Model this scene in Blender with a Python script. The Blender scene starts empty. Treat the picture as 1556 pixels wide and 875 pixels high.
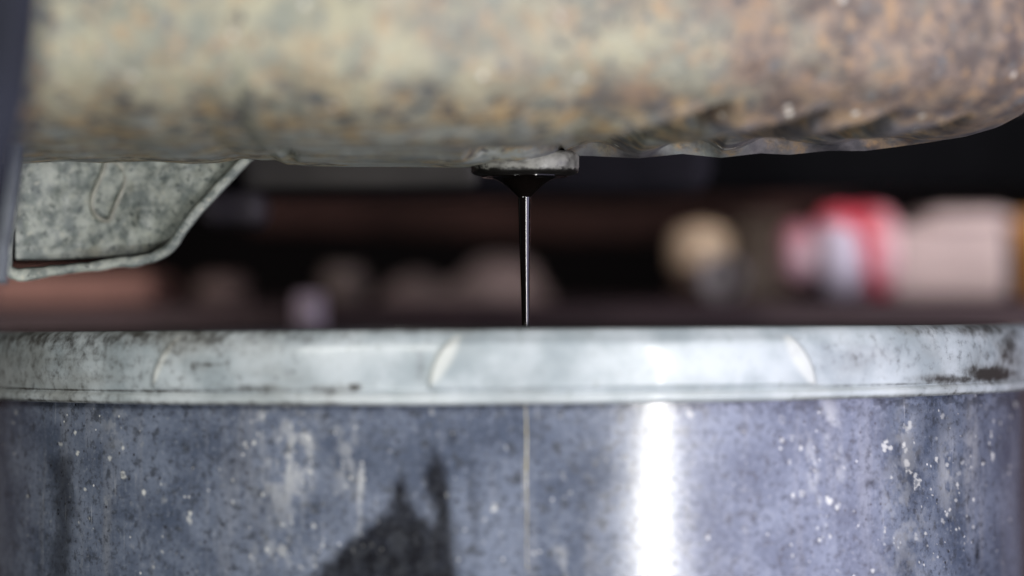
import bpy, bmesh, math, random
import numpy as np
from mathutils import Vector, Matrix

random.seed(7)
rng = np.random.default_rng(11)
S = bpy.context.scene
COL = S.collection
R = math.radians

# ------------------------------------------------------------------ camera
FPX, DIST = 4400.0, 0.80          # focal length in photo pixels (1556 wide), distance to the stream
W0, CY, HOR = 1556.0, 437.5, 488.0
cam_d = bpy.data.cameras.new('camera')
cam = bpy.data.objects.new('camera', cam_d)
COL.objects.link(cam)
cam_d.sensor_width = 36.0
cam_d.lens = 36.0 * FPX / W0
cam_d.shift_y = (HOR - CY) / W0
cam_d.clip_start = 0.02
cam_d.clip_end = 50.0
cam_d.dof.use_dof = True
cam_d.dof.focus_distance = DIST
cam_d.dof.aperture_fstop = 3.4
ROLL = R(-0.45)
cam.matrix_world = Matrix.Translation((0, -DIST, 0)) @ Matrix.Rotation(R(90), 4, 'X') @ Matrix.Rotation(ROLL, 4, 'Z')
S.camera = cam
CM = cam.matrix_world.copy()
CMI = np.array(CM.inverted())


def P(px, py, d):
    """point of the place seen at photo pixel (px, py), d metres in front of the lens"""
    return CM @ Vector(((px - W0 / 2) / FPX * d, (HOR - py) / FPX * d, -d))


def project(v):
    """n x 3 world points -> photo pixels"""
    h = np.c_[v, np.ones(len(v))] @ CMI.T
    d = -h[:, 2]
    return W0 / 2 + h[:, 0] / d * FPX, HOR - h[:, 1] / d * FPX


# ------------------------------------------------------------------ world, lamps, exposure
wd = bpy.data.worlds.new('World')
S.world = wd
wd.use_nodes = True
bgn = wd.node_tree.nodes['Background']
bgn.inputs[0].default_value = (0.55, 0.55, 0.75, 1)
bgn.inputs[1].default_value = 0.008
S.view_settings.view_transform = 'Standard'
S.view_settings.look = 'None'
S.view_settings.gamma = 1.0
S.view_settings.exposure = 0.12
S.render.engine = 'CYCLES'
S.cycles.use_denoising = True


def lamp(name, loc, target, sx, sy, power, color):
    d = bpy.data.lights.new(name, 'AREA')
    d.shape = 'RECTANGLE'
    d.size, d.size_y = sx, sy
    d.energy = power
    d.color = color
    o = bpy.data.objects.new(name, d)
    COL.objects.link(o)
    o.location = loc
    o.rotation_euler = (Vector(target) - Vector(loc)).to_track_quat('-Z', 'Y').to_euler()
    return o


# upright tube lamp right of the camera: gives the white strip on the bucket and the line on the oil
lamp('tube_lamp', (0.46, -0.74, -0.04), (0.0, 0.0, -0.04), 0.034, 0.8, 7.0, (1.0, 0.985, 0.94))
# large warm work lamp low on the left, cool mauve light from the right
lamp('work_lamp', (-0.50, -1.05, 0.42), (-0.05, -0.05, 0.05), 0.6, 0.25, 7.4, (1.0, 0.99, 0.92))
lamp('low_fill', (-0.30, -0.80, -0.42), (-0.08, 0.0, 0.03), 0.25, 0.12, 2.4, (0.97, 1.0, 0.97))  # added fill from below for the pan underside and the bracket
lamp('cool_lamp', (1.05, -0.60, -0.15), (0.10, 0.0, 0.0), 1.3, 0.9, 8.8, (0.73, 0.70, 1.0))
# lamps added to brighten the bench clutter, facing away from the camera
lamp('bench_fill', (0.22, 0.285, 0.10), (0.22, 1.0, -0.02), 0.35, 0.05, 0.58, (1.0, 0.86, 0.84))
lamp('bench_fill', (-0.25, 0.285, 0.10), (-0.20, 1.0, -0.02), 0.25, 0.05, 0.22, (1.0, 0.80, 0.78))


# ------------------------------------------------------------------ node helpers
class NT:
    def __init__(self, name):
        self.m = bpy.data.materials.new(name)
        self.m.use_nodes = True
        self.t = self.m.node_tree
        self.b = self.t.nodes['Principled BSDF']
        self.tc = self.n('ShaderNodeTexCoord')
        self.obj = self.tc.outputs['Object']

    def n(self, k, **kw):
        nd = self.t.nodes.new(k)
        for a, v in kw.items():
            setattr(nd, a, v)
        return nd

    def set(self, sock, v):
        if hasattr(v, 'is_output'):
            self.t.links.new(v, sock)
        elif isinstance(v, (tuple, list)) and len(v) == 3 and sock.type == 'RGBA':
            sock.default_value = (*v, 1)
        else:
            sock.default_value = v

    def map(self, vec=None, scale=(1, 1, 1), loc=(0, 0, 0)):
        m = self.n('ShaderNodeMapping')
        self.set(m.inputs['Vector'], vec or self.obj)
        m.inputs['Scale'].default_value = scale
        m.inputs['Location'].default_value = loc
        return m.outputs[0]

    def noise(self, scale, detail=4, rough=0.55, vec=None, dist=0.0, col=False):
        nd = self.n('ShaderNodeTexNoise')
        self.set(nd.inputs['Vector'], vec or self.obj)
        nd.inputs['Scale'].default_value = scale
        nd.inputs['Detail'].default_value = detail
        nd.inputs['Roughness'].default_value = rough
        nd.inputs['Distortion'].default_value = dist
        return nd.outputs[1 if col else 0]

    def voro(self, scale, vec=None, feature='F1', rand=1.0):
        nd = self.n('ShaderNodeTexVoronoi', feature=feature)
        self.set(nd.inputs['Vector'], vec or self.obj)
        nd.inputs['Scale'].default_value = scale
        nd.inputs['Randomness'].default_value = rand
        return nd.outputs['Distance'], nd.outputs['Color']

    def ramp(self, v, a, b, lo=0.0, hi=1.0):
        nd = self.n('ShaderNodeMapRange', interpolation_type='SMOOTHSTEP')
        self.set(nd.inputs[0], v)
        for i, x in enumerate((a, b, lo, hi)):
            nd.inputs[i + 1].default_value = x
        return nd.outputs[0]

    def math(self, op, a, b=0.0):
        nd = self.n('ShaderNodeMath', operation=op)
        self.set(nd.inputs[0], a)
        self.set(nd.inputs[1], b)
        return nd.outputs[0]

    def mix(self, f, a, b, blend='MIX'):
        nd = self.n('ShaderNodeMix', data_type='RGBA', blend_type=blend)
        self.set(nd.inputs[0], f)
        self.set(nd.inputs[6], a)
        self.set(nd.inputs[7], b)
        return nd.outputs[2]

    def attr(self, name):
        nd = self.n('ShaderNodeAttribute', attribute_name=name)
        return nd.outputs['Fac']

    def sep(self, vec=None):
        nd = self.n('ShaderNodeSeparateXYZ')
        self.set(nd.inputs[0], vec or self.obj)
        return nd.outputs

    def bump(self, h, strength=0.4, dist=0.001, normal=None):
        nd = self.n('ShaderNodeBump')
        nd.inputs['Strength'].default_value = strength
        nd.inputs['Distance'].default_value = dist
        self.set(nd.inputs['Height'], h)
        if normal:
            self.set(nd.inputs['Normal'], normal)
        self.set(self.b.inputs['Normal'], nd.outputs[0])
        return nd.outputs[0]

    def out(self, col, rough=0.6, metal=0.0, spec=0.5):
        self.set(self.b.inputs['Base Color'], col)
        self.set(self.b.inputs['Roughness'], rough)
        self.set(self.b.inputs['Metallic'], metal)
        self.set(self.b.inputs['Specular IOR Level'], spec)
        return self.m


def plain(name, col, var=0.35, scale=40, rough=0.6, metal=0.0, spec=0.5, dark=None):
    t = NT(name)
    f = t.ramp(t.noise(scale, 5), 0.3, 0.7)
    d = dark or tuple(c * (1 - var) for c in col)
    t.bump(t.noise(scale * 4, 4), 0.25, 0.002)
    return t.out(t.mix(f, d, col), rough, metal, spec)


# ------------------------------------------------------------------ mesh helpers
def mesh_obj(name, verts, faces, mat, parent=None, smooth=True):
    me = bpy.data.meshes.new(name)
    me.from_pydata([tuple(v) for v in verts], [], faces)
    me.validate()
    if smooth:
        me.polygons.foreach_set('use_smooth', [True] * len(me.polygons))
    me.materials.append(mat)
    o = bpy.data.objects.new(name, me)
    COL.objects.link(o)
    if parent:
        o.parent = parent
        o.matrix_parent_inverse = Matrix.Identity(4)
    return o


def bm_obj(name, bm, mat, parent=None, smooth=True):
    bmesh.ops.recalc_face_normals(bm, faces=bm.faces)
    me = bpy.data.meshes.new(name)
    bm.to_mesh(me)
    bm.free()
    if smooth:
        me.polygons.foreach_set('use_smooth', [True] * len(me.polygons))
    me.materials.append(mat)
    o = bpy.data.objects.new(name, me)
    COL.objects.link(o)
    if parent:
        o.parent = parent
    return o


def tag(o, label=None, cat=None, group=None, kind=None):
    for k, v in (('label', label), ('category', cat), ('group', group), ('kind', kind)):
        if v:
            o[k] = v
    return o


def thing(name, label, cat, group=None):
    """an Empty; the parts keep world coordinates"""
    o = bpy.data.objects.new(name, None)
    COL.objects.link(o)
    o.empty_display_size = 0.02
    return tag(o, label, cat, group)


def gridfaces(nu, nv, wrap_u=False):
    f = []
    for i in range(nu if wrap_u else nu - 1):
        a, b = i * nv, ((i + 1) % nu) * nv
        for j in range(nv - 1):
            f.append((a + j, b + j, b + j + 1, a + j + 1))
    return f


def lathe(profile, centre, axis='Z', seg=48, bm=None):
    """profile (r, h) along the axis"""
    c = Vector(centre)
    vs = []
    for i in range(seg):
        a = 2 * math.pi * i / seg
        for r, h in profile:
            x, y = r * math.cos(a), r * math.sin(a)
            p = {'Z': (x, y, h), 'X': (h, x, y), 'Y': (x, h, y)}[axis]
            vs.append(c + Vector(p))
    return vs, gridfaces(seg, len(profile), True)


def box_bm(bm, lo, hi, bevel=0.0, seg=2):
    r = bmesh.ops.create_cube(bm, size=1.0)
    vs = r['verts']
    lo, hi = Vector(lo), Vector(hi)
    for v in vs:
        v.co = Vector(((lo[i] + hi[i]) / 2 + v.co[i] * (hi[i] - lo[i])) for i in range(3))
    if bevel:
        es = list({e for v in vs for e in v.link_edges})
        bmesh.ops.bevel(bm, geom=es, offset=bevel, segments=seg, affect='EDGES', profile=0.5)
    return bm


def box(name, lo, hi, mat, parent=None, bevel=0.002):
    return bm_obj(name, box_bm(bmesh.new(), lo, hi, bevel), mat, parent, smooth=False)


def sweep(path, section, up=Vector((0, -1, 0)), closed=False):
    """section: list of (a, b): a across in the picture plane, b along up"""
    path = [Vector(p) for p in path]
    vs = []
    n = len(path)
    for i, p in enumerate(path):
        if closed:
            t = path[(i + 1) % n] - path[i - 1]
        else:
            t = path[min(i + 1, n - 1)] - path[max(i - 1, 0)]
        t.normalize()
        s = t.cross(up).normalized()
        for a, b in section:
            vs.append(p + s * a + up * b)
    m = len(section)
    fs = []
    for i in range(n if closed else n - 1):
        for j in range(m):
            a, b = i * m, ((i + 1) % n) * m
            fs.append((a + j, a + (j + 1) % m, b + (j + 1) % m, b + j))
    if not closed:
        fs.append(tuple(range(m)))
        fs.append(tuple(range((n - 1) * m, n * m)))
    return vs, fs


def rsec(w, h, k=3):
    """rounded rectangle section, corners rounded"""
    r = min(w, h) * 0.45
    out = []
    for cx, cy, a0 in ((w / 2 - r, h / 2 - r, 0), (-w / 2 + r, h / 2 - r, 90), (-w / 2 + r, -h / 2 + r, 180), (w / 2 - r, -h / 2 + r, 270)):
        for q in range(k + 1):
            a = R(a0 + 90 * q / k)
            out.append((cx + r * math.cos(a), cy + r * math.sin(a)))
    return out


def smooth_path(pts, n=8):
    """Catmull-Rom through the points"""
    pts = [Vector(p) for p in pts]
    q = [pts[0] * 2 - pts[1]] + pts + [pts[-1] * 2 - pts[-2]]
    out = []
    for i in range(1, len(q) - 2):
        p0, p1, p2, p3 = q[i - 1:i + 3]
        for k in range(n):
            t = k / n
            out.append(0.5 * ((2 * p1) + (p2 - p0) * t + (2 * p0 - 5 * p1 + 4 * p2 - p3) * t * t + (3 * p1 - p0 - 3 * p2 + p3) * t ** 3))
    out.append(pts[-1])
    return out


# 2-D value noise for wear masks
_LAT = rng.random((256, 256))


def vnoise(x, y):
    xi, yi = np.floor(x).astype(int), np.floor(y).astype(int)
    fx, fy = x - xi, y - yi
    fx, fy = fx * fx * (3 - 2 * fx), fy * fy * (3 - 2 * fy)
    g = lambda a, b: _LAT[a % 256, b % 256]
    return (g(xi, yi) * (1 - fx) + g(xi + 1, yi) * fx) * (1 - fy) + (g(xi, yi + 1) * (1 - fx) + g(xi + 1, yi + 1) * fx) * fy


def fbm(x, y, o=4):
    s, a, t = 0, 1.0, 0
    for k in range(o):
        s = s + a * vnoise(x * 2 ** k + 17.3 * k, y * 2 ** k + 5.1 * k)
        t += a
        a *= 0.55
    return s / t


def sstep(a, b, x):
    t = np.clip((x - a) / (b - a), 0, 1)
    return t * t * (3 - 2 * t)


def poly_sd(px, py, poly):
    """signed distance to a polygon, negative inside"""
    d = np.full(px.shape, 1e9)
    inside = np.zeros(px.shape, bool)
    n = len(poly)
    for i in range(n):
        x1, y1 = poly[i]
        x2, y2 = poly[(i + 1) % n]
        ex, ey = x2 - x1, y2 - y1
        t = np.clip(((px - x1) * ex + (py - y1) * ey) / (ex * ex + ey * ey), 0, 1)
        d = np.minimum(d, np.hypot(px - x1 - t * ex, py - y1 - t * ey))
        if y1 != y2:
            c = ((y1 > py) != (y2 > py)) & (px < (x2 - x1) * (py - y1) / (y2 - y1) + x1)
            inside ^= c
    return np.where(inside, -d, d)


def set_attr(o, name, vals):
    a = o.data.attributes.new(name, 'FLOAT', 'POINT')
    a.data.foreach_set('value', np.ascontiguousarray(vals, dtype=np.float32))


# ================================================================== MATERIALS
def oil_material():
    t = NT('black_engine_oil')
    t.set(t.b.inputs['IOR'], 1.48)
    return t.out((0.004, 0.003, 0.0025), 0.03, 0.0, 0.9)


OIL = oil_material()


def pan_material(lift=0.0):
    t = NT('corroded_pan_steel')
    x, y, z = t.sep()
    z = t.math('ADD', z, lift)
    n1 = t.noise(85, 6, 0.65)
    n2 = t.noise(115, 5, 0.6, t.map(loc=(3, 1, 7)))
    n3 = t.noise(190, 4, 0.6, t.map(loc=(9, 4, 2)))
    n4 = t.noise(38, 4, 0.6, t.map(loc=(5, 8, 1)))
    n5 = t.noise(340, 3, 0.6, t.map(loc=(1, 2, 5)))
    cream, sage = (0.335, 0.318, 0.235), (0.205, 0.215, 0.185)
    c = t.mix(t.ramp(n1, 0.36, 0.62), sage, cream)
    # bare mauve-brown steel towards the right end, ragged
    right = t.ramp(t.math('ADD', x, t.ramp(n4, 0.3, 0.7, -0.05, 0.05)), -0.02, 0.09)
    c2 = t.mix(t.ramp(n2, 0.35, 0.65), (0.095, 0.074, 0.068), (0.225, 0.170, 0.140))
    c = t.mix(right, c, c2)
    # rust blooms and dark pits
    n6 = t.noise(290, 4, 0.6, t.map(loc=(8, 3, 3)))
    c = t.mix(t.ramp(n2, 0.54, 0.68, 0, 0.45), c, (0.33, 0.215, 0.12))
    c = t.mix(t.ramp(n6, 0.54, 0.67, 0, 0.65), c, (0.35, 0.225, 0.13))
    c = t.mix(t.ramp(n3, 0.56, 0.70, 0, 0.7), c, (0.13, 0.15, 0.17))
    c = t.mix(t.ramp(n5, 0.57, 0.70, 0, 0.85), c, (0.05, 0.052, 0.068))
    # tide line of rust where splashes dry above the bottom edge
    zz = t.math('ADD', z, t.ramp(n1, 0.25, 0.75, -0.006, 0.006))
    band = t.math('MULTIPLY', t.ramp(zz, 0.043, 0.047), t.ramp(zz, 0.051, 0.060, 1, 0))
    band = t.math('MULTIPLY', band, t.ramp(right, 0, 1, 1.0, 0.45))
    c = t.mix(t.math('MULTIPLY', band, t.ramp(n2, 0.44, 0.60, 0.05, 0.75)), c, (0.36, 0.245, 0.12))
    c = t.mix(t.math('MULTIPLY', band, t.ramp(n3, 0.47, 0.60, 0, 0.85)), c, (0.06, 0.065, 0.07))
    # washed bluish metal underneath
    low = t.ramp(t.math('SUBTRACT', zz, t.math('MULTIPLY', right, 0.006)), 0.0415, 0.047, 1, 0)
    wash = t.mix(t.ramp(t.noise(60, 5, 0.6, t.map(scale=(0.4, 2.5, 1))), 0.35, 0.65), (0.17, 0.19, 0.19), (0.42, 0.44, 0.41))
    wash = t.mix(right, wash, t.mix(t.ramp(n2, 0.3, 0.7), (0.05, 0.048, 0.058), (0.17, 0.158, 0.165)))
    c = t.mix(t.math('MULTIPLY', low, t.ramp(right, 0, 1, 0.85, 0.97)), c, wash)
    # pale mineral flecks
    vd, vc = t.voro(170)
    sel = t.ramp(t.sep(vc)[0], 0.80, 0.84)
    c = t.mix(t.math('MULTIPLY', t.ramp(vd, 0.08, 0.22, 0.8, 0), sel), c, (0.70, 0.68, 0.63))
    h = t.math('ADD', t.math('MULTIPLY', n2, 0.7), t.math('MULTIPLY', n5, 0.5))
    t.bump(h, 0.55, 0.0012)
    return t.out(c, t.math('MAXIMUM', t.ramp(n3, 0.3, 0.7, 0.48, 0.78), t.math('MULTIPLY', low, 0.72)), 0.0, 0.35)


def cast_material():
    t = NT('weathered_cast_metal')
    n1 = t.noise(210, 6, 0.65)
    n2 = t.noise(520, 5, 0.65, t.map(loc=(2, 2, 2)))
    n3 = t.noise(60, 4, 0.6, t.map(loc=(7, 1, 2)))
    c = t.mix(t.ramp(n1, 0.36, 0.62), (0.17, 0.195, 0.185), (0.42, 0.445, 0.40))
    c = t.mix(t.ramp(n2, 0.55, 0.66, 0, 0.85), c, (0.07, 0.085, 0.085))
    c = t.mix(t.ramp(n2, 0.30, 0.42, 0.75, 0), c, (0.50, 0.50, 0.42))
    c = t.mix(t.ramp(n3, 0.58, 0.72, 0, 0.5), c, (0.46, 0.44, 0.33))
    t.bump(t.math('ADD', n1, n2), 0.5, 0.0007)
    return t.out(c, 0.55, 0.0, 0.5)


bz_low = P(800, 266, DIST).z


def bung_material():
    t = NT('oily_drain_steel')
    n1 = t.noise(230, 6, 0.65, t.map(scale=(1, 1, 1.6)))
    n2 = t.noise(520, 5, 0.65)
    c = t.mix(t.ramp(n1, 0.34, 0.66), (0.11, 0.108, 0.098), (0.26, 0.255, 0.23))
    c = t.mix(t.ramp(n2, 0.58, 0.68, 0, 0.8), c, (0.02, 0.018, 0.016))
    x, y, z = t.sep()
    c = t.mix(t.ramp(t.math('ADD', z, t.ramp(n2, 0.3, 0.7, -0.0005, 0.0005)), bz_low + 0.0011, bz_low + 0.0017, 1, 0), c, (0.010, 0.009, 0.008))
    oily = t.ramp(t.math('ADD', x, t.ramp(n1, 0.3, 0.7, -0.004, 0.004)), -0.0095, -0.0065, 1, 0)
    c = t.mix(oily, c, (0.010, 0.009, 0.008))
    t.bump(t.math('ADD', n1, n2), 0.15, 0.0003)
    return t.out(c, t.ramp(n1, 0.4, 0.6, 0.3, 0.5), 0.0, 0.5)


def body_material():
    t = NT('stained_bucket_wall')
    th = t.attr('arc')
    x, y, z = t.sep()
    comb = t.n('ShaderNodeCombineXYZ')
    t.set(comb.inputs[0], th)
    t.set(comb.inputs[1], z)
    uv = comb.outputs[0]
    n1 = t.noise(45, 6, 0.6, uv)
    n2 = t.noise(260, 5, 0.65, uv)
    n3 = t.noise(560, 5, 0.7, uv)
    streak = t.noise(120, 5, 0.6, t.map(uv, scale=(1.0, 0.12, 1)))
    c = t.mix(t.ramp(n1, 0.33, 0.66), (0.062, 0.078, 0.120), (0.155, 0.180, 0.245))
    c = t.mix(t.ramp(streak, 0.50, 0.72, 0, 0.45), c, (0.22, 0.225, 0.25))
    c = t.mix(t.ramp(n2, 0.52, 0.66, 0, 0.8), c, (0.038, 0.043, 0.056))
    c = t.mix(t.ramp(n2, 0.28, 0.40, 0.45, 0), c, (0.30, 0.31, 0.33))
    c = t.mix(t.ramp(n3, 0.52, 0.64, 0, 0.7), c, (0.045, 0.050, 0.066))
    c = t.mix(t.ramp(n3, 0.34, 0.46, 0.35, 0), c, (0.27, 0.29, 0.34))
    # pits and specks
    vd, vc = t.voro(520, uv)
    s = t.sep(vc)
    c = t.mix(t.math('MULTIPLY', t.ramp(vd, 0.12, 0.30, 1, 0), t.ramp(s[0], 0.87, 0.90)), c, (0.022, 0.022, 0.028))
    c = t.mix(t.math('MULTIPLY', t.ramp(vd, 0.10, 0.22, 1, 0), t.ramp(s[1], 0.955, 0.965)), c, (0.62, 0.62, 0.64))
    c = t.mix(t.attr('pale'), c, (0.42, 0.43, 0.45))
    c = t.mix(t.attr('fleck'), c, (0.66, 0.66, 0.65))
    scr = t.noise(900, 3, 0.5, t.map(uv, scale=(1.0, 0.035, 1)))
    c = t.mix(t.math('MULTIPLY', t.ramp(scr, 0.64, 0.72, 0, 0.45), t.ramp(n1, 0.42, 0.6)), c, (0.45, 0.46, 0.50))
    oil = t.math('MULTIPLY', t.attr('oil'), t.ramp(t.noise(170, 5, 0.65, uv), 0.34, 0.62, 0.88, 1.0))  # this mask holds oil stains and the painted dark reflection
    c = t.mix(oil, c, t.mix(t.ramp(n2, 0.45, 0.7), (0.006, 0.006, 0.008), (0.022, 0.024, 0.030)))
    c = t.mix(t.math('MULTIPLY', t.attr('fleck'), t.math('MULTIPLY', oil, 0.35)), c, (0.5, 0.5, 0.5))
    t.bump(t.math('ADD', t.math('MULTIPLY', n2, 0.8), t.math('MULTIPLY', n3, 0.5)), 0.05, 0.0004)
    rough = t.math('ADD', t.ramp(n1, 0.3, 0.7, 0.17, 0.20), t.ramp(n2, 0.42, 0.62, 0.0, 0.06))
    t.set(t.b.inputs['Coat Weight'], t.math('MULTIPLY', t.math('SUBTRACT', 1.0, oil), 0.25))
    t.set(t.b.inputs['Coat Roughness'], 0.36)
    return t.out(c, rough, 0.0, t.math('SUBTRACT', t.ramp(n3, 0.46, 0.62, 0.85, 0.6), t.math('MULTIPLY', oil, 0.36)))


def rim_material():
    t = NT('grimy_pale_rim')
    th = t.attr('arc')
    x, y, z = t.sep()
    comb = t.n('ShaderNodeCombineXYZ')
    t.set(comb.inputs[0], th)
    t.set(comb.inputs[1], z)
    uv = comb.outputs[0]
    n1 = t.noise(60, 5, 0.6, uv)
    n2 = t.noise(330, 6, 0.65, uv)
    c = t.mix(t.ramp(n1, 0.33, 0.67), (0.29, 0.335, 0.365), (0.455, 0.50, 0.535))
    c = t.mix(t.ramp(n2, 0.57, 0.70, 0, 0.35), c, (0.17, 0.175, 0.17))
    c = t.mix(t.attr('worn_lit'), c, (0.66, 0.67, 0.64))
    g = t.attr('grime_shade')
    n3 = t.noise(28, 5, 0.6, t.map(uv, scale=(1, 1.6, 1)))
    c = t.mix(t.math('MULTIPLY', t.ramp(n3, 0.44, 0.66, 0, 0.55), t.ramp(g, 0.0, 0.35, 0.25, 1.0)), c, (0.19, 0.19, 0.175))
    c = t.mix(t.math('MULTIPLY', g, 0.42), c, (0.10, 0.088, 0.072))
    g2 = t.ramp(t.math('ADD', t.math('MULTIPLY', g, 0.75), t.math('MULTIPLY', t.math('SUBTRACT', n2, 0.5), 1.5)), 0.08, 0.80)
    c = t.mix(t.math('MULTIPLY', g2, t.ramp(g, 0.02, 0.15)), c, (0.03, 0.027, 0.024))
    t.bump(t.math('ADD', n1, n2), 0.05, 0.0004)
    t.set(t.b.inputs['Coat Weight'], 0.14)
    t.set(t.b.inputs['Coat Roughness'], 0.13)
    return t.out(c, t.ramp(n1, 0.3, 0.7, 0.32, 0.42), 0.0, 0.5)


PAN, CAST, BUNG, BODY, RIM = pan_material(), cast_material(), bung_material(), body_material(), rim_material()

# ================================================================== SETTING
FLOOR_Z = -0.46
CONCRETE = plain('oil_dark_concrete', (0.05, 0.043, 0.04), 0.5, 6, 0.8)
fl = bm_obj('floor', box_bm(bmesh.new(), (-2.5, -1.5, FLOOR_Z - 0.05), (2.5, 2.4, FLOOR_Z)), CONCRETE, smooth=False)
tag(fl, 'dark oil stained concrete workshop floor', kind='structure')
wl = bm_obj('wall', box_bm(bmesh.new(), (-2.5, 2.1, FLOOR_Z), (2.5, 2.2, 1.6)), plain('sooty_wall', (0.010, 0.008, 0.008), 0.5, 5, 0.9, 0, 0.1), smooth=False)
tag(wl, 'dark workshop wall far behind the vehicle', kind='structure')

# ================================================================== OIL PAN
oil_pan = thing('oil_pan', 'corroded cream and rust mottled oil pan hanging above the bucket', 'oil pan')


def build_pan():
    sil = np.array([(-260, 236), (40, 236), (100, 234), (150, 237), (230, 236), (290, 241), (330, 240), (370, 234), (398, 237), (420, 237),
                    (436, 244), (470, 247), (520, 249), (620, 251), (720, 253), (800, 252), (846, 247), (856, 241), (866, 237), (900, 238), (975, 243), (1040, 237),
                    (1100, 244), (1160, 238), (1205, 241), (1262, 236), (1320, 237), (1400, 228), (1470, 218), (1515, 206),
                    (1545, 191), (1572, 168), (1592, 138), (1606, 100), (1614, 50), (1620, -20), (1624, -120), (1626, -300)], float)
    # finer along x, much finer near the right end
    pxs = np.concatenate([np.linspace(-260, 1500, 1000), 1500 + 126 * (1 - (1 - np.linspace(0, 1, 60)[1:]) ** 1.6)])
    pys = np.interp(pxs, sil[:, 0], sil[:, 1])
    k = np.array([1, 4, 6, 4, 1]) / 16
    pys2 = np.convolve(np.pad(pys, 2, mode='edge'), k, 'valid')
    X = (pxs - W0 / 2) / FPX * DIST
    zb = (HOR - pys2) / FPX * DIST + X * math.tan(-ROLL)
    # front of the wall in y: bulges to the camera on the left, recedes to the right end
    yf = np.interp(pxs, [-260, 100, 600, 1000, 1300, 1480, 1560, 1600, 1626], [-0.080, -0.105, -0.108, -0.088, -0.070, -0.058, -0.047, -0.030, -0.002])
    k2 = np.hanning(41)
    k2 /= k2.sum()
    yf = np.convolve(np.pad(yf, 20, mode='edge'), k2, 'valid')
    yf = yf * 1.12
    ZT = 0.150
    rows = []
    # profile parameters: wall, corner, bottom, back
    for i in range(len(pxs)):
        px, xx, z0, f = pxs[i], X[i], zb[i], yf[i]
        c_z = 0.021
        c_y = min(0.045, abs(f) * 0.5)
        rise = 0.0015
        prof = []
        top = max(ZT, z0 + c_z + rise + 0.002)
        zc = z0 + c_z + rise
        for t in np.linspace(0, 1, 34)[:-1]:
            prof.append((f - 0.006 * (1 - t) ** 2, top + (zc - top) * t, 0.0))
        for t in np.linspace(0, 1, 70)[:-1]:
            a = t * math.pi / 2
            prof.append((f + c_y * (1 - math.cos(a)), zc - c_z * math.sin(a), math.sin(math.pi * t) ** 1.0))
        y1 = f + c_y
        for t in np.linspace(0, 1, 60)[:-1]:
            prof.append((y1 + (0.0 - y1) * t, z0 + rise * (1 - t) ** 2, (1 - t) * 0.15))
        for t in np.linspace(0, 1, 14):
            a = t * math.pi / 2
            prof.append((0.05 * math.sin(a), z0 + 0.03 * (1 - math.cos(a)), 0))
        prof.append((0.055, max(top, z0 + 0.031), 0))
        rows.append([(xx, y, z, w) for y, z, w in prof])
    A = np.array(rows)          # nu, nv, 4
    V = A[..., :3].copy()
    w = A[..., 3]
    px_, py_ = project(V.reshape(-1, 3))
    px_, py_ = px_.reshape(w.shape), py_.reshape(w.shape)
    # slanting pressed ribs across the lower right corner
    for (x0, y0, x1, y1, wid, dep) in [(880, 236, 1085, 174, 26, 0.0040), (1020, 238, 1232, 184, 24, 0.0044), (1150, 236, 1342, 187, 22, 0.0044), (1290, 230, 1455, 190, 18, 0.0032)]:
        ex, ey = x1 - x0, y1 - y0
        L = math.hypot(ex, ey)
        s = ((px_ - x0) * ex + (py_ - y0) * ey) / (L * L)
        q = ((px_ - x0) * (-ey) + (py_ - y0) * ex) / L + 20 * (s - 0.5) ** 2
        dep *= 1.5
        wid *= 0.8
        wid = wid * (1.15 - 0.55 * np.clip(s, 0, 1))
        g = np.exp(-(np.where(q < 0, q / (wid * 0.5), q / (wid * 1.5))) ** 2 * 2.2) * sstep(-0.25, 0.25, s) * sstep(1.18, 0.85, s) * (V[..., 1] < 0.005)
        V[..., 1] += dep * 1.5 * g
        V[..., 2] += dep * g
        g2 = np.exp(-((q + wid * 1.0) / (wid * 0.8)) ** 2 * 2.0) * sstep(-0.2, 0.3, s) * sstep(1.2, 0.8, s) * (V[..., 1] < 0.005)
        V[..., 1] -= dep * 0.35 * g2
        V[..., 2] -= dep * 0.15 * g2
    # dents and lumps
    for gx, gy, gw, x0, x1, dep in [([640, 720, 800, 850], [240, 239, 237, 233], 6.0, 712, 854, 0.013), ([400, 450], [231, 239], 5.0, 414, 450, 0.009)]:
        ln = np.interp(px_, gx, gy)
        g = np.exp(-((py_ - ln) / gw) ** 2) * sstep(x0 - 12, x0 + 25, px_) * sstep(x1 + 5, x1 - 6, px_) * (V[..., 1] < 0.0)
        V[..., 1] += dep * 0.6 * g
        V[..., 2] += dep * 0.6 * g
    lump = (fbm(px_ / 110.0, py_ / 60.0, 3) - 0.5) * 0.0026 + (fbm(px_ / 14.0 + 40, py_ / 9.0, 3) - 0.5) * 0.0003
    m = (V[..., 1] < -0.002)
    V[..., 1] += lump * m
    V[..., 2] += lump * 0.25 * m * sstep(0, 0.5, w)
    nu, nv = w.shape
    o = mesh_obj('shell', V.reshape(-1, 3), gridfaces(nu, nv), PAN, oil_pan)
    # end cap on the left
    return o


build_pan()


# --- drain bung: thick round flange with flats, hole in the middle
BX, BY = (799.5 - W0 / 2) / FPX * DIST, 0.001
bz_lo = P(800, 266, DIST).z
bz_hi = bz_lo + 0.0062


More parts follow.
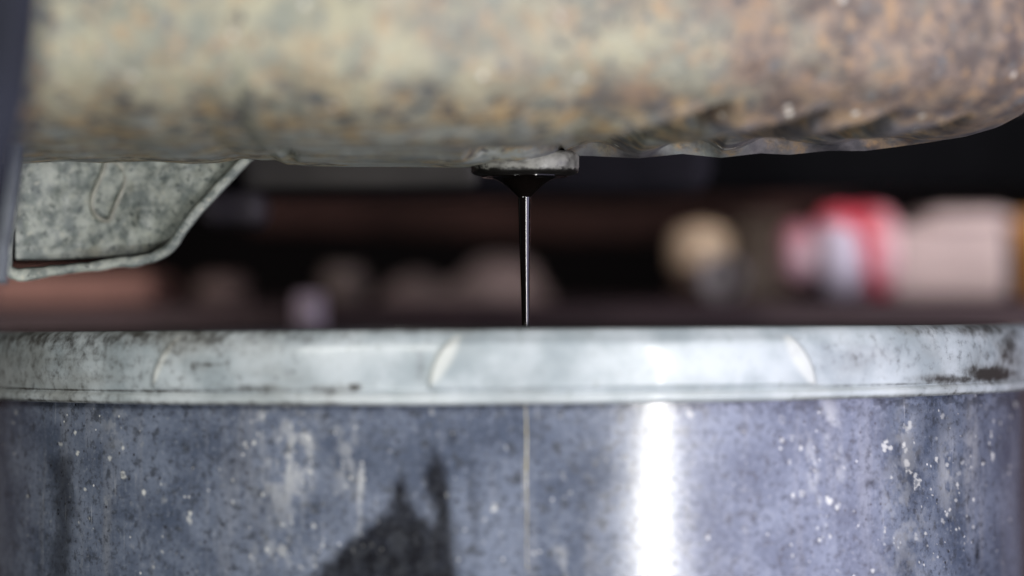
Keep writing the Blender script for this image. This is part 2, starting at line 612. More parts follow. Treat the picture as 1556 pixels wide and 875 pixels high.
def build_bung():
    seg = 96
    prof = [(0.0062, 0.0075), (0.0075, 0.0), (0.0118, -0.0003), (0.0136, 0.0001), (0.01455, 0.0005), (0.0149, 0.0011), (0.01475, 0.0016),
            (0.0150, 0.0022), (0.0150, 0.0050), (0.0147, 0.0056), (0.0138, 0.0062), (0.0060, 0.0075)]
    V = []
    for i in range(seg):
        a = 2 * math.pi * i / seg
        e = 3.0
        k = (abs(math.cos(a)) ** e + abs(math.sin(a)) ** e) ** (-1 / e)
        for r, h in prof:
            kk = 1 + (k - 1) * (0.45 if h > 0.0015 and r > 0.01 else 0.25)
            rr = r * kk * 1.0
            V.append((BX + rr * math.cos(a), BY + rr * math.sin(a), bz_lo + h))
    o = mesh_obj('drain_bung', V, gridfaces(seg, len(prof), True), BUNG, oil_pan)
    return o


build_bung()
# ================================================================== OIL STREAM
prof = [(0.0118, 0.0002), (0.0120, -0.0005), (0.0106, -0.0006), (0.0092, -0.0008), (0.0081, -0.0011), (0.0070, -0.0016), (0.0058, -0.0024), (0.0047, -0.0033), (0.0037, -0.0042),
        (0.0028, -0.0050), (0.0022, -0.0056), (0.0019, -0.0061), (0.00178, -0.0075), (0.0017, -0.0100), (0.0016, -0.014),
        (0.00147, -0.020), (0.00132, -0.027), (0.0012, -0.034), (0.0011, -0.042), (0.00102, -0.055), (0.00095, -0.075),
        (0.0009, -0.10), (0.0011, -0.163), (0.0040, -0.1685)]
zs = [h for r, h in prof]
_sp = smooth_path([Vector((r * 1000, h * 1000, 0)) for r, h in prof], 6)
rr_ = [p.x / 1000 for p in _sp]
hh = [p.y / 1000 for p in _sp]
V, Fc = [], []
seg = 40
for i in range(seg):
    a = 2 * math.pi * i / seg
    for r, h in zip(rr_, hh):
        ox = 0.00004 * math.sin(h * 120)
        V.append((BX - 0.0002 + ox + r * math.cos(a), BY + r * math.sin(a), bz_lo + h))
st = mesh_obj('oil_stream', V, gridfaces(seg, len(hh), True), OIL)
tag(st, 'thin glossy stream of black oil falling from the drain hole', 'oil stream')

# ================================================================== BUCKET
BC = Vector((-0.0025, 0.109))
RB = 0.1600
RIM_TOP = -0.0019
bucket = thing('bucket', 'stained grey drain bucket with pale grimy rim under the oil stream', 'bucket')


def build_body():
    th = np.concatenate([np.linspace(-math.pi - 0.06, 0.06, 1150), np.linspace(0.06, math.pi - 0.06, 90)[1:-1]])
    zr = np.concatenate([[RIM_TOP - 0.006, RIM_TOP - 0.012, RIM_TOP - 0.017], np.linspace(RIM_TOP - 0.0185, -0.078, 190), [-0.09, -0.12, -0.16, -0.2, -0.3, -0.4, FLOOR_Z + 0.006, FLOOR_Z + 0.001]])
    T, Z = np.meshgrid(th, zr, indexing='ij')
    rad = np.full(T.shape, RB)
    rad += (fbm(T * 4, Z * 20, 2) - 0.5) * 0.0004
    rad[:, -1] -= 0.004
    V = np.stack([BC.x + rad * np.cos(T), BC.y + rad * np.sin(T), Z], -1).reshape(-1, 3)
    # the bottom and the inside are one sheet with the wall
    n_u, n_v = T.shape
    faces = gridfaces(n_u, n_v, True)
    inner_z = [RIM_TOP - 0.006, -0.05, -0.12, -0.2, FLOOR_Z + 0.004]
    base = len(V)
    s2 = 128
    extra = []
    for i in range(s2):
        a = 2 * math.pi * i / s2
        for z in inner_z:
            extra.append((BC.x + (RB - 0.002) * math.cos(a), BC.y + (RB - 0.002) * math.sin(a), z))
        extra.append((BC.x, BC.y, FLOOR_Z + 0.0035))
    m = len(inner_z) + 1
    faces += [tuple(base + k for k in f) for f in gridfaces(s2, m, True)]
    V = np.vstack([V, np.array(extra)])
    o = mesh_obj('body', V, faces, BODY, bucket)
    px, py = project(V)
    front = np.zeros(len(V), bool)
    front[:base] = (np.sin(T) < 0.15).reshape(-1)
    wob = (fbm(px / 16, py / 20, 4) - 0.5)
    # dark two-peaked reflection painted as a patch, then dried oil runs
    reflection_patch = [(455, 900), (500, 850), (530, 822), (568, 795), (590, 770), (597, 735), (612, 728), (624, 758), (640, 782), (656, 792), (662, 770),
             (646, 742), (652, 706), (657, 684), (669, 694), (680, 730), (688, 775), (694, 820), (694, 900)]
    oil = sstep(15, -13, poly_sd(px, py, reflection_patch) + wob * 22) * 0.98
    run = [(82, 700), (92, 688), (110, 692), (114, 760), (108, 830), (110, 900), (78, 900), (84, 800)]
    oil = np.maximum(oil, sstep(14, -12, poly_sd(px, py, run) + wob * 22) * 0.75)
    for (cx, cy, sx, sy, a) in [(688, 662, 9, 13, 0.7), (722, 790, 9, 70, 0.35), (716, 745, 5, 40, 0.5), (638, 625, 10, 6, 0.5), (470, 632, 30, 3, 0.5), (1380, 720, 16, 60, 0.35),
                                (1322, 734, 8, 6, 0.8), (1372, 860, 14, 30, 0.4), (1485, 840, 4, 20, 0.8), (1430, 640, 40, 26, 0.3), (900, 770, 20, 60, 0.15)]:
        oil = np.maximum(oil, a * np.exp(-(((px - cx) / sx) ** 2 + ((py - cy) / sy) ** 2)) * (0.5 + 1.0 * fbm(px / 7, py / 9, 3)))
    # darker patches just under the rim
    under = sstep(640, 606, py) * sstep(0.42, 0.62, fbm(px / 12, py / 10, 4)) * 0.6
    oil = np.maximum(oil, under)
    oil = np.where(front, oil, 0.0)
    oil[base:] = 0.96
    # pale scuffs and lime runs
    pale = np.zeros(len(V))
    for (cx, cy, sx, sy, tilt, a) in [(440, 700, 34, 80, 0.15, 0.55), (548, 740, 5, 70, 0.05, 0.6), (527, 700, 20, 60, 0, 0.3), (400, 640, 16, 34, 0.2, 0.45), (470, 665, 9, 36, 0, 0.5),
                                      (1265, 660, 12, 70, -0.15, 0.5), (1235, 720, 10, 60, -0.2, 0.45), (1375, 690, 16, 80, 0, 0.35), (1440, 720, 14, 60, 0, 0.4), (855, 850, 10, 40, -0.3, 0.35), (430, 840, 40, 26, 0, 0.4),
                                      (175, 650, 18, 30, 0, 0.25), (1475, 690, 10, 70, 0, 0.3), (1370, 790, 40, 120, 0, 0.25)]:
        u = (px - cx) + tilt * (py - cy)
        pale = np.maximum(pale, a * np.exp(-((u / sx) ** 2 + ((py - cy) / sy) ** 2)) * sstep(0.38, 0.66, fbm(px / 11 + 3, py / 19, 4)) * 1.5)
    pale = np.where(front, np.clip(pale, 0, 0.9), 0)
    # flecks of dried spatter
    fleck = np.zeros(len(V))
    r2 = np.random.default_rng(5)
    spots = []
    for (cx, cy, sx, sy, n, r) in [(395, 640, 10, 20, 22, 2.4), (455, 680, 16, 60, 60, 2.6), (470, 700, 6, 30, 16, 4.0), (446, 796, 3, 6, 5, 6), (530, 690, 14, 40, 14, 4),
                                   (545, 780, 6, 34, 14, 2.5), (320, 826, 2, 2, 1, 7), (285, 785, 4, 4, 3, 5), (200, 800, 90, 60, 26, 3), (430, 850, 40, 14, 26, 3),
                                   (600, 830, 60, 40, 24, 3), (1187, 650, 8, 20, 8, 5), (1230, 710, 16, 30, 26, 4), (1270, 775, 8, 12, 6, 5), (1372, 660, 10, 18, 20, 4),
                                   (1382, 715, 8, 14, 12, 5), (1430, 700, 30, 50, 40, 3), (1395, 815, 5, 6, 6, 5), (1500, 650, 30, 60, 40, 2.6), (1300, 800, 100, 60, 60, 2.6),
                                   (1450, 800, 60, 50, 40, 2.4), (750, 760, 60, 70, 22, 4), (1050, 630, 6, 4, 3, 7), (100, 680, 70, 50, 20, 4), (800, 740, 500, 80, 110, 2.4)]:
        for _ in range(n):
            if r2.random() < 0.5:
                spots.append((cx + r2.normal() * sx, cy + r2.normal() * sy, r * (0.25 + 0.65 * r2.random() ** 2), r2.uniform(0.2, 0.9), r2.random() < 0.3))
    idx = np.where(front)[0]
    order = idx[np.argsort(px[idx])]
    spx = px[order]
    for (cx, cy, r, a, ring) in spots:
        lo, hi = np.searchsorted(spx, [cx - 2.2 * r, cx + 2.2 * r])
        s = order[lo:hi]
        e = np.hypot((px[s] - cx), (py[s] - cy) / (1.1 + 0.8 * a)) / r + ((fbm(px[s] / 5, py[s] / 5, 2) - 0.5) * 2.2)
        v = sstep(1.25, 0.7, e)
        if ring and r > 3:
            v = v * (0.25 + 0.75 * sstep(0.25, 0.8, e))
        fleck[s] = np.maximum(fleck[s], v * a)
    set_attr(o, 'oil', oil)  # oil stains together with the painted dark reflection
    set_attr(o, 'pale', pale)
    set_attr(o, 'fleck', fleck)
    arc = np.arctan2(V[:, 1] - BC.y, V[:, 0] - BC.x)
    arc = np.where(arc > math.pi / 2, arc - 2 * math.pi, arc) * RB
    set_attr(o, 'arc', arc)
    return o


build_body()


def build_rim():
    th = np.concatenate([np.linspace(-math.pi - 0.06, 0.06, 1300), np.linspace(0.06, math.pi - 0.06, 90)[1:-1]])
    pr = [(-2.2, -7.5), (-2.6, -5.5), (-2.7, -3.2), (-2.3, -1.6), (-1.2, -0.5), (0.2, 0.0), (1.6, -0.35), (2.8, -1.2), (3.7, -2.6), (4.3, -4.6), (4.65, -7.0),
          (4.8, -9.6), (4.75, -12.2), (4.55, -14.3), (4.4, -15.6), (4.15, -16.1), (4.1, -16.4), (4.4, -16.7), (4.75, -17.05), (5.0, -17.7), (4.9, -18.5), (4.5, -19.15), (3.8, -19.5), (2.5, -19.6), (0.05, -19.5)]
    pr = smooth_path([Vector((a, b, 0)) for a, b in pr], 4)
    pr = np.array([(p.x, p.y) for p in pr]) / 1000
    T, J = np.meshgrid(th, np.arange(len(pr)), indexing='ij')
    rad = RB + pr[J, 0]
    Z = RIM_TOP + pr[J, 1]
    mk = lambda rad: np.stack([BC.x + rad * np.cos(T), BC.y + rad * np.sin(T), Z], -1)
    V = mk(rad)
    px, py = project(V.reshape(-1, 3))
    px, py = px.reshape(T.shape), py.reshape(T.shape)
    front = np.sin(T) < 0.15
    # raised grip pads with crescent ends
    on = sstep(-0.0016, -0.0040, Z - RIM_TOP) * sstep(-0.0158, -0.0150, Z - RIM_TOP) * (pr[J, 0] > 0.0025)
    v = np.clip((587 - py) / 82, 0, 1)                # 0 at the bead, 1 at the top
    cresc = lambda x0, sgn: x0 + sgn * 44 * v ** 2.2
    pad1 = sstep(-3.0, 3.0, px - cresc(233, 1)) * sstep(640, 420, px)
    pad2 = sstep(-4.0, 4.0, px - cresc(653, 1)) * sstep(4.0, -4.0, px - cresc(1238, -1))
    rad = rad + front * on * (0.0007 * pad1 + 0.0009 * pad2)
    rad = rad + (fbm(T * 9, Z * 80, 3) - 0.5) * 0.0004
    V = mk(rad).reshape(-1, 3)
    faces = gridfaces(T.shape[0], T.shape[1], True)
    o = mesh_obj('rim', V, faces, RIM, bucket)
    def moon(x0, sgn, wid, a, soft):
        q = (px - cresc(x0, sgn)) * sgn
        ww = wid * np.sin(math.pi * np.clip(v, 0, 1)) ** 0.7
        return a * sstep(-soft, soft * 0.5, q) * sstep(ww + soft, ww - soft, q)
    worn_lit = np.maximum(np.maximum(moon(234, 1, 11, 0.6, 3), moon(654, 1, 24, 0.6, 6)), moon(1238, -1, 28, 0.55, 6))  # crescents: worn edges with their lit highlight painted in
    worn_lit = worn_lit * sstep(0, 0.08, v) * sstep(1.0, 0.9, v) * (pr[J, 0] > 0.002) * front
    bead = sstep(-0.0163, -0.0168, Z - RIM_TOP) * (pr[J, 0] > 0.003) * (0.0 + 0.3 * fbm(px / 60, py / 6, 3))
    worn_lit = np.maximum(worn_lit, bead * front)
    n = fbm(px / 34, py / 16, 5)
    g = np.zeros(T.shape)
    # dirt along the top on the left
    g = np.maximum(g, sstep(534, 496, py) * sstep(760, 250, px) * (0.60 + 0.9 * (n - 0.4)))
    g = np.maximum(g, sstep(516, 497, py) * sstep(1000, 500, px) * 0.5)
    # grime in the groove, stronger towards both ends
    groove = np.exp(-(((Z - RIM_TOP) + 0.01600) / 0.00035) ** 2) * (pr[J, 0] > 0.003)
    g = np.maximum(g, groove * (0.25 + 0.75 * sstep(560, 200, px) + 0.5 * sstep(1200, 1400, px)) * (0.4 + 0.9 * n))
    g = np.maximum(g, np.exp(-(((Z - RIM_TOP) + 0.0192) / 0.0006) ** 2) * (pr[J, 0] > 0.003) * 0.7 * (0.3 + n) * (0.3 + 0.7 * sstep(700, 300, px) + 0.7 * sstep(1150, 1350, px)))
    for (cx, cy, sx, sy, a) in [(1505, 568, 40, 14, 1.3), (1450, 576, 60, 8, 0.9), (1535, 530, 18, 40, 0.8), (1490, 500, 60, 14, 0.75), (1420, 500, 60, 12, 0.5), (1330, 540, 120, 30, 0.28),
                                (318, 515, 34, 14, 0.8), (300, 560, 20, 14, 0.5), (540, 588, 9, 6, 1.2), (500, 592, 40, 8, 0.6), (640, 560, 8, 26, 0.4), (440, 560, 60, 30, 0.2), (130, 545, 120, 4, 0.5),
                                (320, 553, 28, 3, 0.8), (60, 512, 120, 18, 0.7), (215, 508, 24, 10, 0.9), (380, 590, 60, 8, 0.5), (150, 575, 140, 10, 0.35)]:
        g = np.maximum(g, a * np.exp(-(((px - cx) / sx) ** 2 + ((py - cy) / sy) ** 2)))
    g = np.where(front & (np.cos(T + math.pi / 2) > 0), g, 0)
    g = np.maximum(g, front * (0.30 * sstep(620, 60, px) + 0.55 * sstep(560, 497, py) * sstep(900, 300, px) * n + 0.22 * sstep(1280, 1500, px)))  # smooth dirt film, with shading of the left side painted into it
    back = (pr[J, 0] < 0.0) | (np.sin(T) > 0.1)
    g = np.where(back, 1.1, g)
    set_attr(o, 'grime_shade', np.clip(g, 0, 1.3).reshape(-1))
    set_attr(o, 'worn_lit', np.clip(worn_lit, 0, 1).reshape(-1))
    arc = np.arctan2(V[:, 1] - BC.y, V[:, 0] - BC.x)
    arc = np.where(arc > math.pi / 2, arc - 2 * math.pi, arc) * RB
    set_attr(o, 'arc', arc)


build_rim()

# oil collected in the bucket
vs, fs = lathe([(0.0, 0.0), (0.08, 0.0), (0.1578, 0.0), (0.1578, -0.02), (0.0, -0.02)], (BC.x, BC.y, bz_lo - 0.166), seg=96)
ob = mesh_obj('drained_oil', vs, fs, OIL, smooth=False)
tag(ob, 'pool of black oil collected inside the bucket', 'oil')

# thin amber run of oil down the outside of the bucket
def wall_point(px, py, off):
    o = CM.translation
    d = (P(px, py, 1.0) - o)
    ox, oy = o.x - BC.x, o.y - BC.y
    a = d.x * d.x + d.y * d.y
    b = 2 * (ox * d.x + oy * d.y)
    c = ox * ox + oy * oy - (RB + off) ** 2
    return o + d * ((-b - math.sqrt(b * b - 4 * a * c)) / (2 * a))


t = NT('amber_oil_film')
AMBER = t.out(t.mix(t.ramp(t.noise(300), 0.35, 0.65), (0.62, 0.50, 0.16), (0.85, 0.80, 0.62)), 0.12)
path = [wall_point(799.5 + 1.5 * (y - 612) / 250 + 0.4 * math.sin(y / 17), y, 0.0004) for y in np.linspace(612, 868, 60)]
sec = []
vs, fs = [], []
for i, p in enumerate(path):
    tt = i / (len(path) - 1)
    r = 0.00015 * (0.55 + 0.6 * math.exp(-((tt - 0.35) / 0.22) ** 2)) * (1 - 0.5 * tt)
    for k in range(10):
        a = 2 * math.pi * k / 10
        vs.append(p + Vector((r * math.cos(a), r * math.sin(a), 0)))
fs = [(i * 10 + k, i * 10 + (k + 1) % 10, (i + 1) * 10 + (k + 1) % 10, (i + 1) * 10 + k) for i in range(len(path) - 1) for k in range(10)]
run = mesh_obj('oil_run', vs, fs, AMBER)
tag(run, 'hair thin amber run of oil down the bucket wall', 'oil run')

# ================================================================== BRACKET ON THE LEFT
bracket = thing('mounting_bracket', 'pale corroded stamped bracket with slotted lower lip at left', 'bracket')
DB = 0.828
face = [(24, 150), (22, 300), (24, 391), (70, 394), (130, 391), (200, 385), (250, 374), (282, 322), (322, 268), (350, 225), (372, 150)]


def build_face():
    # dense sheet clipped to the outline, gently dished
    nx, ny = 120, 90
    poly = np.array(face, float)
    gx, gy = np.meshgrid(np.linspace(0, 1, nx), np.linspace(0, 1, ny), indexing='ij')
    py = 150 + gy * 244
    left = np.interp(py, [150, 300, 394], [24, 22, 24])
    right = np.interp(py, [150, 170, 228, 258, 288, 318, 346, 374, 385, 391, 394], [448, 438, 389, 359, 331, 302, 281, 256, 215, 140, 70])
    px = left + (right - left) * gx
    V = []
    for a, b in zip(px.reshape(-1), py.reshape(-1)):
        dep = DB + 0.004 * math.sin(math.pi * min(max((a - 20) / 260, 0), 1)) * 1.0
        # shallow pressed dish around the loop, small dome
        dep += 0.0012 * math.exp(-(((a - 165) / 26) ** 2 + ((b - 288) / 40) ** 2))
        dep -= 0.0022 * math.exp(-(((a - 214) / 11) ** 2 + ((b - 335) / 15) ** 2))
        dep += (fbm(np.array([a / 40]), np.array([b / 40]), 3)[0] - 0.5) * 0.003
        V.append(P(a, b, dep))
    n = len(V)
    V += [v + Vector((0, 0.0025, 0)) for v in V]
    f = gridfaces(nx, ny)
    f2 = [tuple(reversed([k + n for k in q])) for q in f]
    edge = []
    bound = [i * ny for i in range(nx)] + [(nx - 1) * ny + j for j in range(1, ny)] + [i * ny + ny - 1 for i in range(nx - 2, -1, -1)] + [j for j in range(ny - 2, 0, -1)]
    for k in range(len(bound)):
        a, b = bound[k], bound[(k + 1) % len(bound)]
        edge.append((a, b, b + n, a + n))
    mesh_obj('plate', V, f + f2 + edge, CAST, bracket)


build_face()
pts = [(24, 180), (20, 260), (15, 340), (9, 398), (16, 414), (40, 417), (100, 411), (170, 402), (215, 396), (243, 388), (262, 372), (280, 346), (302, 318), (330, 288), (358, 258), (388, 228), (440, 170), (450, 150)]
path = smooth_path([P(a, b, DB - 0.003) for a, b in pts], 6)
vs, fs = sweep(path, rsec(0.0029, 0.0050, 4))
_va = np.array([v[:] for v in vs])
_k = fbm(_va[:, 0] * 160 + 3, _va[:, 2] * 160, 3) - 0.5
vs = [Vector(v) + Vector((k * 0.0016, k * 0.002, k * 0.0022)) for v, k in zip(vs, _k)]
mesh_obj('lip', vs, fs, CAST, bracket)
# pressed loop and bolt-like dome on the plate
loop = [P(165 + 21 * math.cos(a) + 7 * math.sin(a) + 4 * math.sin(3 * a), 290 - 46 * math.sin(a), DB + 0.0036 + 0.0006 * math.sin(a * 2 + 1)) for a in np.linspace(0, 2 * math.pi, 48)[:-1]]
vs, fs = sweep(loop, rsec(0.0013, 0.0010), closed=True)
mesh_obj('pressed_loop', vs, fs, plain('pale_scale', (0.42, 0.42, 0.36), 0.4, 300, 0.6), bracket)
bm = bmesh.new()
bmesh.ops.create_icosphere(bm, subdivisions=3, radius=1)
c = P(214, 336, DB + 0.0032)
for v in bm.verts:
    v.co = Vector((v.co.x * 0.0022, v.co.y * 0.002, v.co.z * 0.0030)) + c
bm_obj('rivet', bm, plain('bright_zinc', (0.6, 0.62, 0.62), 0.2, 300, 0.25), bracket)

# dark strut, near the camera on the left
strut = thing('subframe_strut', 'dark blue grey blurred upright strut at the far left edge', 'strut')
DS = 0.585
pts = [(8, -140), (2, 0), (-14, 130), (-36, 230), (-62, 330), (-80, 420), (-96, 520)]
path = smooth_path([P(a, b, DS) for a, b in pts], 6)
vs, fs = sweep(path, rsec(0.0176, 0.012))
mesh_obj('web', vs, fs, plain('blue_black_paint', (0.014, 0.016, 0.028), 0.5, 60, 0.6, 0, 0.15), strut)
pts = [(30, 190), (22, 260), (12, 330), (4, 380), (0, 430)]
path = smooth_path([P(a, b, 0.745) for a, b in pts], 6)
vs, fs = sweep(path, rsec(0.0035, 0.006))
mesh_obj('edge_flange', vs, fs, plain('worn_grey_paint', (0.13, 0.145, 0.165), 0.4, 60, 0.6, 0, 0.3), strut)

# ================================================================== UNDERBODY BEHIND
cross = thing('crossmember', 'dark grey blurred crossmember running behind the oil pan', 'crossmember')
STEEL_D = plain('dusty_dark_steel', (0.030, 0.028, 0.034), 0.5, 18, 0.8, 0, 0.1)
STEEL_W = plain('dusty_beige_steel', (0.15, 0.14, 0.12), 0.5, 18, 0.7)
d = 0.98
a, b = P(330, 298, d), P(1085, 180, d)
box('beam', (a.x, a.y, a.z), (b.x, a.y + 0.05, b.z), STEEL_D, cross, 0.008)
a, b = P(362, 286, d - 0.03), P(725, 180, d - 0.03)
box('cover_plate', (a.x, a.y, a.z), (b.x, a.y + 0.012, b.z), STEEL_W, cross, 0.003)
a, b = P(300, 342, d - 0.02), P(398, 288, d - 0.02)
box('rubber_mount', (a.x, a.y, a.z), (b.x, a.y + 0.03, b.z), plain('mauve_grey_rubber', (0.12, 0.105, 0.115), 0.4, 18, 0.6), cross, 0.004)
a, b = P(1000, 292, d + 0.1), P(1700, 150, d + 0.1)
box('rear_beam', (a.x, a.y, a.z), (b.x, a.y + 0.04, b.z), plain('soot_steel', (0.006, 0.006, 0.007), 0.5, 18, 0.8, 0, 0.05), cross, 0.006)

ex = thing('exhaust_pipe', 'dim rusty brown exhaust pipe behind the oil stream', 'pipe')
d = 1.30
path = smooth_path([P(380, 322, d), P(560, 326, d), P(760, 334, d), P(930, 338, d), P(1120, 322, d + 0.05), P(1300, 290, d + 0.1)], 8)
circ = [(0.0082 * math.cos(k * math.pi / 10), 0.0082 * math.sin(k * math.pi / 10)) for k in range(20)]
vs, fs = sweep(path, circ)
mesh_obj('tube', vs, fs, plain('dim_rust', (0.040, 0.021, 0.018), 0.7, 12, 0.8, 0, 0.1), ex)

# ================================================================== BENCH AND THE CLUTTER ON IT
bench = thing('workbench', 'low dark brown workbench behind the bucket', 'bench')
WOOD = plain('dark_greasy_wood', (0.058, 0.030, 0.034), 0.5, 14, 0.7)
DBN = 1.12
top_z = P(778, 459, DBN).z
y0 = DBN - DIST
box('top', (-0.75, y0, top_z - 0.028), (0.75, y0 + 0.42, top_z), WOOD, bench, 0.003)
box('apron', (-0.70, y0 + 0.01, top_z - 0.12), (0.70, y0 + 0.03, top_z - 0.029), WOOD, bench, 0.002)
for sx in (-0.66, 0.66):
    for yy in (y0 + 0.04, y0 + 0.36):
        box('leg', (sx - 0.03, yy, FLOOR_Z), (sx + 0.03, yy + 0.05, top_z - 0.029), WOOD, bench, 0.002)


def on_bench(px, dd):
    p = P(px, 440, dd)
    return Vector((p.x, p.y, top_z))


def size(pxs, dd):
    return pxs / FPX * dd


def lathe_thing(name, label, cat, pos, prof, mat, group=None):
    vs, fs = lathe(prof, pos)
    o = mesh_obj(name, vs, fs, mat)
    return tag(o, label, cat, group)


d = 1.21
s = size(1, d)
# tan jar
j = thing('jar', 'small brown jar with a tan domed lid beside the dark tin', 'jar')
pos = on_bench(1064, d)
vs, fs = lathe([(0, 0), (38 * s, 0), (42 * s, 4 * s), (42 * s, 46 * s), (38 * s, 52 * s), (0, 52 * s)], pos)
mesh_obj('glass', vs, fs, plain('brown_glass', (0.12, 0.085, 0.065), 0.4, 20, 0.4), j)
vs, fs = lathe([(0, 50 * s), (44 * s, 50 * s), (46 * s, 56 * s), (46 * s, 88 * s), (40 * s, 106 * s), (22 * s, 116 * s), (0, 119 * s)], pos)
mesh_obj('lid', vs, fs, plain('tan_plastic', (0.55, 0.44, 0.31), 0.2, 30, 0.5), j)
# ring added in place of a blurred highlight, shaped as an open cap
pos = on_bench(1098, 1.15)
s = size(1, 1.15)
vs, fs = lathe([(0, 0.02), (29 * s, 0.02), (33 * s, 0.018), (35 * s, 0.0), (33 * s, -0.0005), (31 * s, 0.0), (29.5 * s, 0.017), (0, 0.0175)], (pos.x, pos.y, pos.z + 35 * s), 'Y')
o = mesh_obj('cap', vs, fs, plain('dull_highlight_ring', (0.42, 0.38, 0.40), 0.3, 40, 0.3, 0.0))  # added ring in place of a blurred highlight
tag(o, 'small grey ring standing in for a blurred highlight before the tan lidded jar', 'cap')
# dark tin
d = 1.30
s = size(1, d)
o = lathe_thing('tin', 'dim olive brown tin between the tan jar and the red bottle', 'tin', on_bench(1158, d),
                [(0, 0), (58 * s, 0), (58 * s, 3 * s), (56 * s, 5 * s), (56 * s, 122 * s), (58 * s, 124 * s), (58 * s, 128 * s), (52 * s, 128 * s), (52 * s, 124 * s), (0, 124 * s)],
                plain('olive_brown_tin', (0.085, 0.068, 0.052), 0.3, 20, 0.6))

# red and white bottle lying on its side
d = 1.18
s = size(1, d)
bottle = thing('bottle', 'red and white plastic bottle lying beside the pale grey box', 'bottle')
t = NT('red_white_wrap')
x, y, z = t.sep()
_c = on_bench(1300, d) + Vector((0, 0, 71 * s))
u = t.math('DIVIDE', t.math('SUBTRACT', x, _c.x), 60 * s)
w = t.math('DIVIDE', t.math('SUBTRACT', z, _c.z), 71 * s)
n = t.noise(45, 3, 0.5)
q = t.math('ADD', t.math('ADD', u, t.math('MULTIPLY', w, 0.55)), t.math('MULTIPLY', t.math('SUBTRACT', n, 0.5), 2.6))
stripe = t.math('MULTIPLY', t.ramp(q, -0.35, 0.0), t.ramp(q, 0.45, 0.75, 1, 0))
crown = t.ramp(t.math('ADD', w, t.math('MULTIPLY', n, 0.8)), 0.85, 1.15)
f = t.math('MAXIMUM', stripe, t.math('MULTIPLY', crown, t.ramp(u, 0.3, 0.7, 1, 0.35)))
RW = t.out(t.mix(f, t.mix(t.ramp(u, -0.2, 0.6), (0.66, 0.60, 0.72), (0.72, 0.42, 0.46)), (0.68, 0.085, 0.125)), 0.35)
pos = on_bench(1240, d) + Vector((0, 0, 71 * s))
vs, fs = lathe([(0, 0), (52 * s, 2 * s), (64 * s, 8 * s), (71 * s, 22 * s), (71 * s, 48 * s), (67 * s, 54 * s), (67 * s, 60 * s), (71 * s, 66 * s), (71 * s, 96 * s), (66 * s, 112 * s), (56 * s, 119 * s), (0, 121 * s)], pos, 'X')
mesh_obj('body', vs, fs, RW, bottle)
pos2 = on_bench(1188, d) + Vector((0, 0, 71 * s))
vs, fs = lathe([(0, 0), (34 * s, 0), (44 * s, 6 * s), (46 * s, 14 * s), (46 * s, 40 * s), (40 * s, 54 * s), (0, 54 * s)], pos2, 'X')
mesh_obj('cap', vs, fs, plain('lavender_cap', (0.62, 0.50, 0.56), 0.5, 30, 0.4, dark=(0.42, 0.10, 0.14)), bottle)

# pale box with a raised end
carton = thing('carton', 'pale grey beige carton with a raised end at far right', 'box')
CARD = plain('grey_beige_card', (0.46, 0.385, 0.37), 0.2, 20, 0.7)
d = 1.20
a, b = P(1352, 440, d), P(1532, 342, d)
box('tray', (a.x, a.y, top_z + 0.0005), (b.x, a.y + 0.07, b.z), CARD, carton, 0.004)
a, b = P(1404, 346, d), P(1540, 318, d)
box('lid', (a.x, a.y - 0.003, b.z - size(30, d)), (b.x, a.y + 0.065, b.z), CARD, carton, 0.006)
# orange handle right of the box
o = lathe_thing('tub', 'small orange tub at the right edge beside the carton', 'tub', on_bench(1574, 1.28),
                [(0, 0), (24 * s, 0), (26 * s, 30 * s), (24 * s, 78 * s), (34 * s, 84 * s), (38 * s, 134 * s), (30 * s, 140 * s), (0, 140 * s)],
                plain('orange_plastic', (0.55, 0.26, 0.07), 0.3, 20, 0.4))

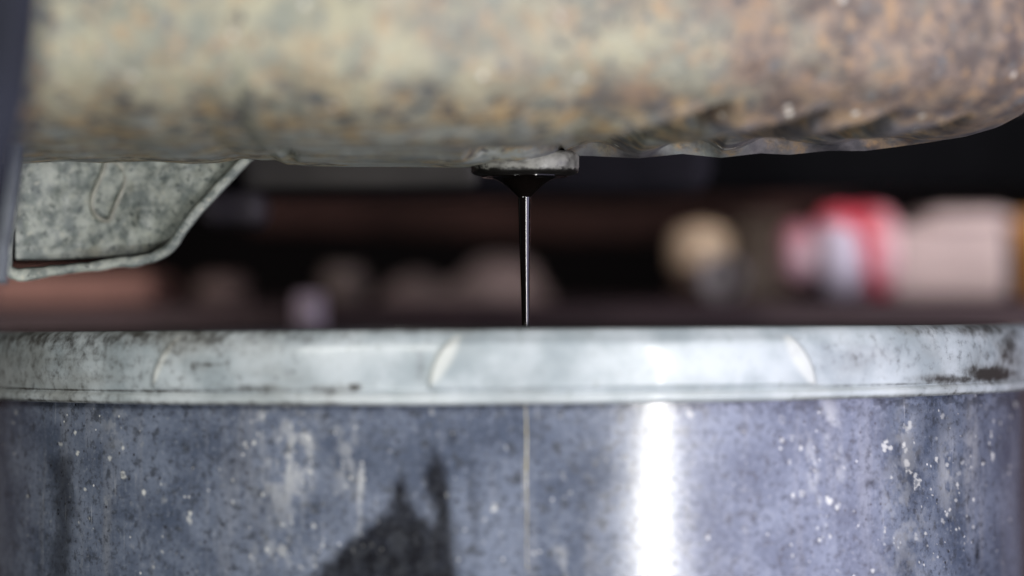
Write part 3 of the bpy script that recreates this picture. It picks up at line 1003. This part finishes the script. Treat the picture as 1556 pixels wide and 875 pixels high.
# heap of rags
bm = bmesh.new()
bmesh.ops.create_icosphere(bm, subdivisions=5, radius=1)
pos = on_bench(704, 1.28)
s = size(1, 1.28)
vv = np.array([v.co[:] for v in bm.verts])
nn = fbm(vv[:, 0] * 3 + 5 + vv[:, 1] * 2, vv[:, 2] * 3 + 9 - vv[:, 1], 4)
for v, k in zip(bm.verts, nn):
    q = v.co * (0.72 + 0.55 * k)
    v.co = pos + Vector((q.x * 122 * s, q.y * 80 * s, max(q.z, -0.05) * 84 * s * (0.72 + 0.26 * math.sin(q.x * 3.1 - 0.6) + 0.08 * math.sin(q.x * 9))))
o = bm_obj('rag_heap', bm, plain('pinkish_rag', (0.21, 0.165, 0.16), 0.5, 25, 0.9))
tag(o, 'crumpled heap of pinkish grey rags behind the oil stream', 'rag')

s = size(1, 1.22)
t1 = plain('drab_tin', (0.085, 0.065, 0.058), 0.4, 20, 0.6)
lathe_thing('pot', 'small drab brown pot left of the rag heap', 'pot', on_bench(522, 1.22),
            [(0, 0), (26 * s, 0), (34 * s, 14 * s), (36 * s, 40 * s), (28 * s, 52 * s), (30 * s, 58 * s), (22 * s, 58 * s), (20 * s, 52 * s), (0, 50 * s)], t1)
lathe_thing('pot', 'squat brown pot near the pale bracket, leftmost of the pots', 'pot', on_bench(336, 1.22),
            [(0, 0), (34 * s, 0), (42 * s, 10 * s), (42 * s, 32 * s), (30 * s, 44 * s), (0, 46 * s)], plain('drab_clay', (0.10, 0.068, 0.062), 0.4, 20, 0.6))
# reddish board lying on the bench at left
a, b = P(-120, 440, 1.16), P(232, 417, 1.16)
o = box('timber_offcut', (a.x, a.y, top_z + 0.0005), (b.x, a.y + 0.08, b.z), plain('reddish_timber', (0.24, 0.125, 0.10), 0.4, 25, 0.7), None, 0.003)
tag(o, 'reddish brown timber offcut on the bench below the bracket', 'timber')
# pale bottle standing on the floor between the bucket and the bench
pb = thing('spray_bottle', 'pale lavender bottle neck just above the bucket rim', 'bottle')
p = P(470, 446, 1.095)
s = size(1, 1.095)
PALE = plain('lavender_plastic', (0.60, 0.50, 0.60), 0.2, 30, 0.4)
hgt = p.z - FLOOR_Z
vs, fs = lathe([(0, 0), (0.016, 0), (0.018, 0.004), (0.018, hgt - 0.075), (0.014, hgt - 0.045), (20 * s, hgt - 0.026), (20 * s, hgt - 0.022), (0, hgt - 0.022)], (p.x, p.y, FLOOR_Z))
mesh_obj('body', vs, fs, PALE, pb)
vs, fs = lathe([(0, hgt - 0.0215), (23 * s, hgt - 0.0215), (23 * s, hgt - 0.003), (20 * s, hgt), (0, hgt)], (p.x, p.y, FLOOR_Z))
mesh_obj('cap', vs, fs, PALE, pb)
